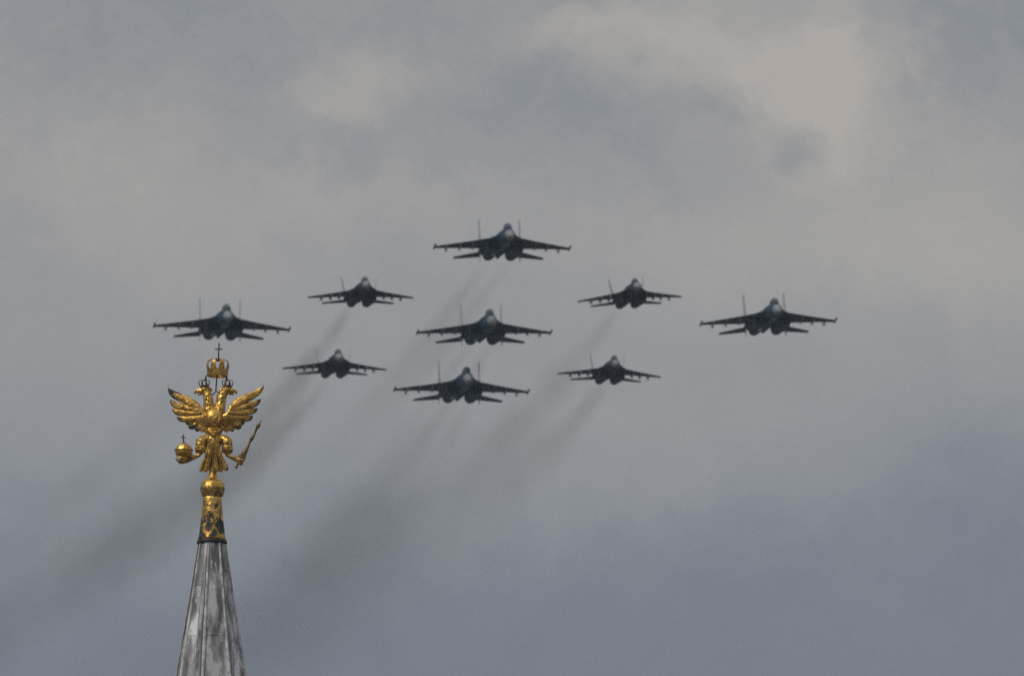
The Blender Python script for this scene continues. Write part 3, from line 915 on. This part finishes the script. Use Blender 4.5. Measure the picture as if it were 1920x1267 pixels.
def small_jet():
    root = thing('fighter_jet', 'x', 'fighter jet', group='small twin-finned fighter jets of the formation')
    bm = bmesh.new()
    st = [(6.5, -.06, .46, .48, 2), (5.2, .02, .56, .58, 2), (4.0, .1, .62, .64, 2), (2.6, .2, .70, .66, 2.2), (1, .25, .9, .66, 2.3), (-2, .2, .9, .5, 2.4), (-4.6, .1, .55, .34, 2.4), (-6.6, .05, .25, .16, 2)]
    loft(bm, [ring(0, y, z, rx, rz, 22, p_) for y, z, rx, rz, p_ in st])
    for s in (-1, 1):
        surface(bm, [((s * .25, 5.0, .1), (s * .25, -5.2, 0), .9), ((s * .62, 4.6, .08), (s * .7, -5.2, 0), .66), ((s * 1.05, 2.9, .05), (s * 1.1, -5.1, 0), .56), ((s * 1.55, 1.7, 0), (s * 1.55, -4.9, 0), .38)], (0, 0, 1))
        loft(bm, [ring(s * 1.5, y, z, rx, rz, 12) for y, z, rx, rz in ((-1.0, -.02, .14, .1), (-3, -.02, .26, .2), (-5.6, -.05, .22, .16), (-6.8, -.05, .06, .06))])
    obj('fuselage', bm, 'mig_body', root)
    bm = bmesh.new()
    loft(bm, [ring(0, y, z, r, r * 1.03, 22) for y, z, r in ((8.7, -.4, .02), (8.2, -.33, .13), (7.5, -.22, .27), (6.5, -.06, .465))])
    tube(bm, [(0, 8.6, -.4), (0, 9.4, -.45)], [.03, .02], 8)
    obj('radome', bm, 'radome_grey', root, smooth='all')
    bm = bmesh.new()
    loft(bm, [ring(0, y, z, rx, rz, 16) for y, z, rx, rz in ((5.7, .38, .1, .06), (5.2, .48, .3, .34), (4.5, .62, .38, .52), (3.7, .70, .38, .52), (2.9, .70, .33, .4), (2.1, .72, .2, .2), (1.4, .74, .08, .08))])
    obj('canopy', bm, 'canopy_smoke', root, smooth='all')
    for s in (-1, 1):
        bm = bmesh.new()
        nacelle(bm, [(s * .88, 2.1, -.52, .52, .48, 5), (s * .88, .8, -.58, .55, .52, 5), (s * .86, -1.0, -.48, .58, .54, 3.5), (s * .84, -3.0, -.34, .58, .54, 2.6), (s * .82, -5.0, -.26, .52, .52, 2)])
        na = obj('engine_nacelle', bm, 'mig_body', root)
        bm = bmesh.new()
        loft(bm, [ring(s * .88, 2.105, -.52, .515, .475, 20, 5), ring(s * .88, 2.11, -.52, .47, .43, 20, 5), ring(s * .88, .9, -.5, .42, .42, 20, 4), ring(s * .87, -.4, -.45, .38, .38, 20, 2)], (False, True))
        obj('intake_duct', bm, 'duct', na)
        bm = bmesh.new()
        loft(bm, [ring(s * .82, -4.95, -.26, .5, .5), ring(s * .82, -5.6, -.25, .5, .5), ring(s * .82, -6.5, -.23, .38, .38), ring(s * .82, -6.5, -.23, .33, .33), ring(s * .82, -5.7, -.25, .36, .36)], (False, True))
        obj('nozzle', bm, 'nozzle', na)
        bm = bmesh.new()
        surface(bm, [((s * 1.3, 1.9, .03), (s * 1.3, -2.8, 0), .28), ((s * 2.6, .5, 0), (s * 2.6, -2.75, -.04), .20), ((s * 4.2, -.9, -.06), (s * 4.2, -2.75, -.1), .13), ((s * 5.68, -2.1, -.12), (s * 5.68, -2.9, -.16), .07)], (0, 0, 1))
        wg = obj('wing', bm, 'mig_body', root)
        for px_, yl, ln in ((4.25, -.6, 1.9), (3.3, .2, 2.2), (2.4, .9, 2.4)):
            bm = bmesh.new()
            surface(bm, [((s * px_, yl, -.04), (s * px_, yl - ln, -.04), .1), ((s * px_, yl - .1, -.26), (s * px_, yl - ln, -.26), .1)], (1, 0, 0))
            rail(bm, s * px_, yl, ln, -.34, .1, .3)
            obj('pylon', bm, 'pylon', root)
        bm = bmesh.new()
        surface(bm, [((s * 1.45, -4.4, -.06), (s * 1.45, -6.8, -.06), .2), ((s * 3.86, -6.5, -.1), (s * 3.86, -7.6, -.1), .1)], (0, 0, 1))
        obj('tailplane', bm, 'mig_body', root)
        bm = bmesh.new()
        surface(bm, [((s * 1.55, -1.4, .1), (s * 1.55, -5.6, .1), .15), ((s * 1.6, -2.9, .5), (s * 1.6, -5.7, .5), .12), ((s * 1.88, -4.9, 2.55), (s * 1.88, -6.1, 2.5), .06)], (1, 0, 0))
        obj('tail_fin', bm, 'fin', root)
    return root


def copy_tree(o, parent=None):
    c_ = o.copy()
    C.objects.link(c_)
    c_.parent = parent
    for ch in o.children:
        copy_tree(ch, c_)
    return c_


HEADING = 184.0
# east, north, up (m); heading, pitch, bank (degrees); label
BIG = [((-0.84, 1469.83, 284.32), 184, -2.4, 0.0, 'large slate blue fighter jet flying highest of the whole formation'),
       ((-30.51, 1471.09, 275.93), 184.4, -2.7, -0.9, 'large slate blue fighter jet flying just above the cross of the golden eagle'),
       ((27.40, 1474.98, 277.26), 183.6, -2.2, 2.0, 'large slate blue fighter jet at the far right end of the formation'),
       ((-2.77, 1488.20, 278.59), 184.2, -2.6, 0.7, 'large slate blue fighter jet in the very centre, between the highest and lowest large jets'),
       ((-5.23, 1489.31, 272.48), 183.8, -2.3, -0.4, 'large slate blue fighter jet flying lowest in the column of three')]
SMALL = [((-16.00, 1486.30, 282.04), 184.5, -2.4, 0.6, 'small dark fighter jet trailing brown smoke, upper one left of the central column'),
         ((-19.12, 1510.48, 278.68), 184.1, -2.7, 0.0, 'small dark fighter jet right of the golden eagle crown, lower one on the left side'),
         ((12.99, 1509.16, 286.19), 184.8, -2.2, 3.5, 'small dark fighter jet banking, upper one right of the central column'),
         ((10.78, 1518.45, 279.46), 184.3, -2.5, -1.2, 'small dark fighter jet below the banking small jet, lower one on the right side')]
for rows, make in ((BIG, big_jet), (SMALL, small_jet)):
    proto = make()
    for i, (loc, hd, pt, bk, lab) in enumerate(rows):
        j = proto if i == 0 else copy_tree(proto)
        j.location = loc
        j.rotation_mode = 'QUATERNION'
        j.rotation_quaternion = (Matrix.Rotation(R(hd), 3, 'Z') @ Matrix.Rotation(R(pt), 3, 'X') @ Matrix.Rotation(R(bk), 3, 'Y')).to_quaternion()
        j['label'] = lab


# ------------------------------------------------------------------ exhaust smoke: real absorbing volume, local +Y runs back along the trail
def smoke(loc, length, drift, sink, r0, grow, dens, sep, label, seed, turn=7.0, p=1.25):
    m = bpy.data.materials.new('exhaust_smoke')
    m.use_nodes = True
    nt = NT(m.node_tree)
    nt.n.clear()
    out = nt.n.new('ShaderNodeOutputMaterial')
    co = nt.tc('Object')
    x, y, z = nt.sep(co)
    xc = nt.math('MULTIPLY', nt.math('MULTIPLY', y, y), -drift)
    zc = nt.math('MULTIPLY', nt.math('MULTIPLY', y, y), -sink)
    r = nt.math('MULTIPLY_ADD', y, grow, r0)
    ddx = nt.math('SUBTRACT', x, xc)
    if sep:
        ddx = nt.math('SUBTRACT', nt.math('ABSOLUTE', ddx), sep)
    ddz = nt.math('SUBTRACT', z, zc)
    q = nt.math('DIVIDE', nt.math('SQRT', nt.math('ADD', nt.math('MULTIPLY', ddx, ddx), nt.math('MULTIPLY', ddz, ddz))), r)
    nv = nt.vec('ADD', nt.vec('MULTIPLY', co, (1, 0.22, 1)), (seed * 9.1, seed * 3.3, seed * 5.7))
    n1 = nt.noise(nv, 0.16, 4, 0.6)
    n2 = nt.noise(nv, 0.07, 2, 0.5)
    q = nt.math('ADD', q, nt.math('MULTIPLY', nt.math('SUBTRACT', n1, 0.5), 1.3))
    fall = nt.mapr(q, 0.0, 1.0, 1.0, 0.0)
    k = nt.math('DIVIDE', dens, nt.math('POWER', r, p))
    k = nt.math('MULTIPLY', k, nt.mapr(n2, 0.32, 0.68, 0.55, 1.45))
    k = nt.math('MULTIPLY', k, nt.mapr(y, 0.0, 12.0, 0.35, 1.0))
    k = nt.math('MULTIPLY', k, nt.mapr(y, length * 0.55, length * 0.98, 1.0, 0.0))
    k = nt.math('MULTIPLY', k, fall)
    ab = nt.n.new('ShaderNodeVolumeAbsorption')
    ab.inputs['Color'].default_value = (0.30, 0.272, 0.215, 1)
    nt.put(ab.inputs['Density'], k)
    nt.l.new(ab.outputs[0], out.inputs['Volume'])
    bm = bmesh.new()
    rings = []
    for i in range(29):
        yy = length * i / 28
        rr = (r0 + grow * yy) * 1.35
        rings.append([Vector((-drift * yy * yy + (rr + sep) * math.cos(a), yy, -sink * yy * yy + rr * math.sin(a))) for a in (2 * math.pi * k_ / 20 for k_ in range(20))])
    loft(bm, rings)
    bmesh.ops.recalc_face_normals(bm, faces=bm.faces)
    me = bpy.data.meshes.new('exhaust_smoke')
    bm.to_mesh(me)
    bm.free()
    me.materials.append(m)
    o = bpy.data.objects.new('exhaust_smoke', me)
    C.objects.link(o)
    o.location = loc
    o.rotation_euler = (0, 0, R(turn))
    tag(o, label, 'smoke', 'stuff', 'brown smoke trails behind the jets')
    return o


def behind(row, right, back, up):
    """point in metres from a jet's origin: to the viewer's right, back along its course, up"""
    h = R(row[1] - 180)
    x, y, z = row[0]
    return (x + right * math.cos(h) - back * math.sin(h), y + right * math.sin(h) + back * math.cos(h), z + up)


SM = [(BIG[0], 0.0, 9.5, -.3, 150, 1.0e-4, 0, .75, .022, .034, 1.2, 'two faint smoke streaks under the highest large jet', 1, 8.2),
      (BIG[1], 0.0, 9.5, -.3, 240, 5.0e-4, 0, .8, .028, .018, 1.2, 'very faint smoke streak drifting left behind the golden eagle', 2, 8.0),
      (BIG[3], 0.0, 9.5, -.3, 200, 2.0e-4, 0, .75, .024, .034, 1.2, 'faint smoke streak between the centre jet and the lowest large jet', 3, 7.5),
      (BIG[4], 0.0, 9.5, -.3, 330, 2.4e-4, 0, .8, .060, .046, 1.2, 'broad dark smoke trail under the lowest large jet of the column', 4, 6.2),
      (SMALL[0], -.9, 7.5, -.3, 230, 5.0e-4, 0, 1.0, .028, .110, 0, 'brown smoke trail slanting down from the upper small jet on the left', 5, 7.2),
      (SMALL[1], -.4, 7.5, -.3, 340, 5.6e-4, 0, 1.0, .038, .115, 0, 'dark smoke trail passing right beside the golden eagle down to the lower left', 6, 8.6),
      (SMALL[2], -.9, 7.5, -.3, 320, 3.6e-4, 0, 1.1, .046, .086, 0, 'brown smoke trail slanting down from the banking small jet', 7, 7.0),
      (SMALL[3], -.4, 7.5, -.3, 280, 3.6e-4, 0, 1.1, .046, .044, 0, 'fainter smoke trail under the lower small jet on the right', 8, 7.0)]
for row, rt, bk, up, ln, dr, sk, r0, gr, de, sp, lab, sd, tn in SM:
    smoke(behind(row, rt, bk, up), ln, dr, sk, r0, gr, de, sp, lab, sd, tn)

# ------------------------------------------------------------------ haze between the camera and the jets
HAZE = 5.0e-5
if HAZE:
    bm = bmesh.new()
    bmesh.ops.create_cube(bm, size=1, matrix=Matrix.Translation((0, 1000, 180)) @ Matrix.Diagonal(Vector((19000, 21000, 362, 1))))
    me = bpy.data.meshes.new('haze')
    bm.to_mesh(me)
    bm.free()
    hm = bpy.data.materials.new('haze')
    hm.use_nodes = True
    hm.node_tree.nodes.clear()
    ho = hm.node_tree.nodes.new('ShaderNodeOutputMaterial')
    hv = hm.node_tree.nodes.new('ShaderNodeVolumePrincipled')
    hv.inputs['Color'].default_value = (0.66, 0.82, 1.0, 1)
    hv.inputs['Density'].default_value = HAZE
    hm.node_tree.links.new(hv.outputs[0], ho.inputs['Volume'])
    me.materials.append(hm)
    hz = bpy.data.objects.new('haze', me)
    C.objects.link(hz)
    tag(hz, 'pale air haze between the camera and the jets', 'haze', 'stuff')
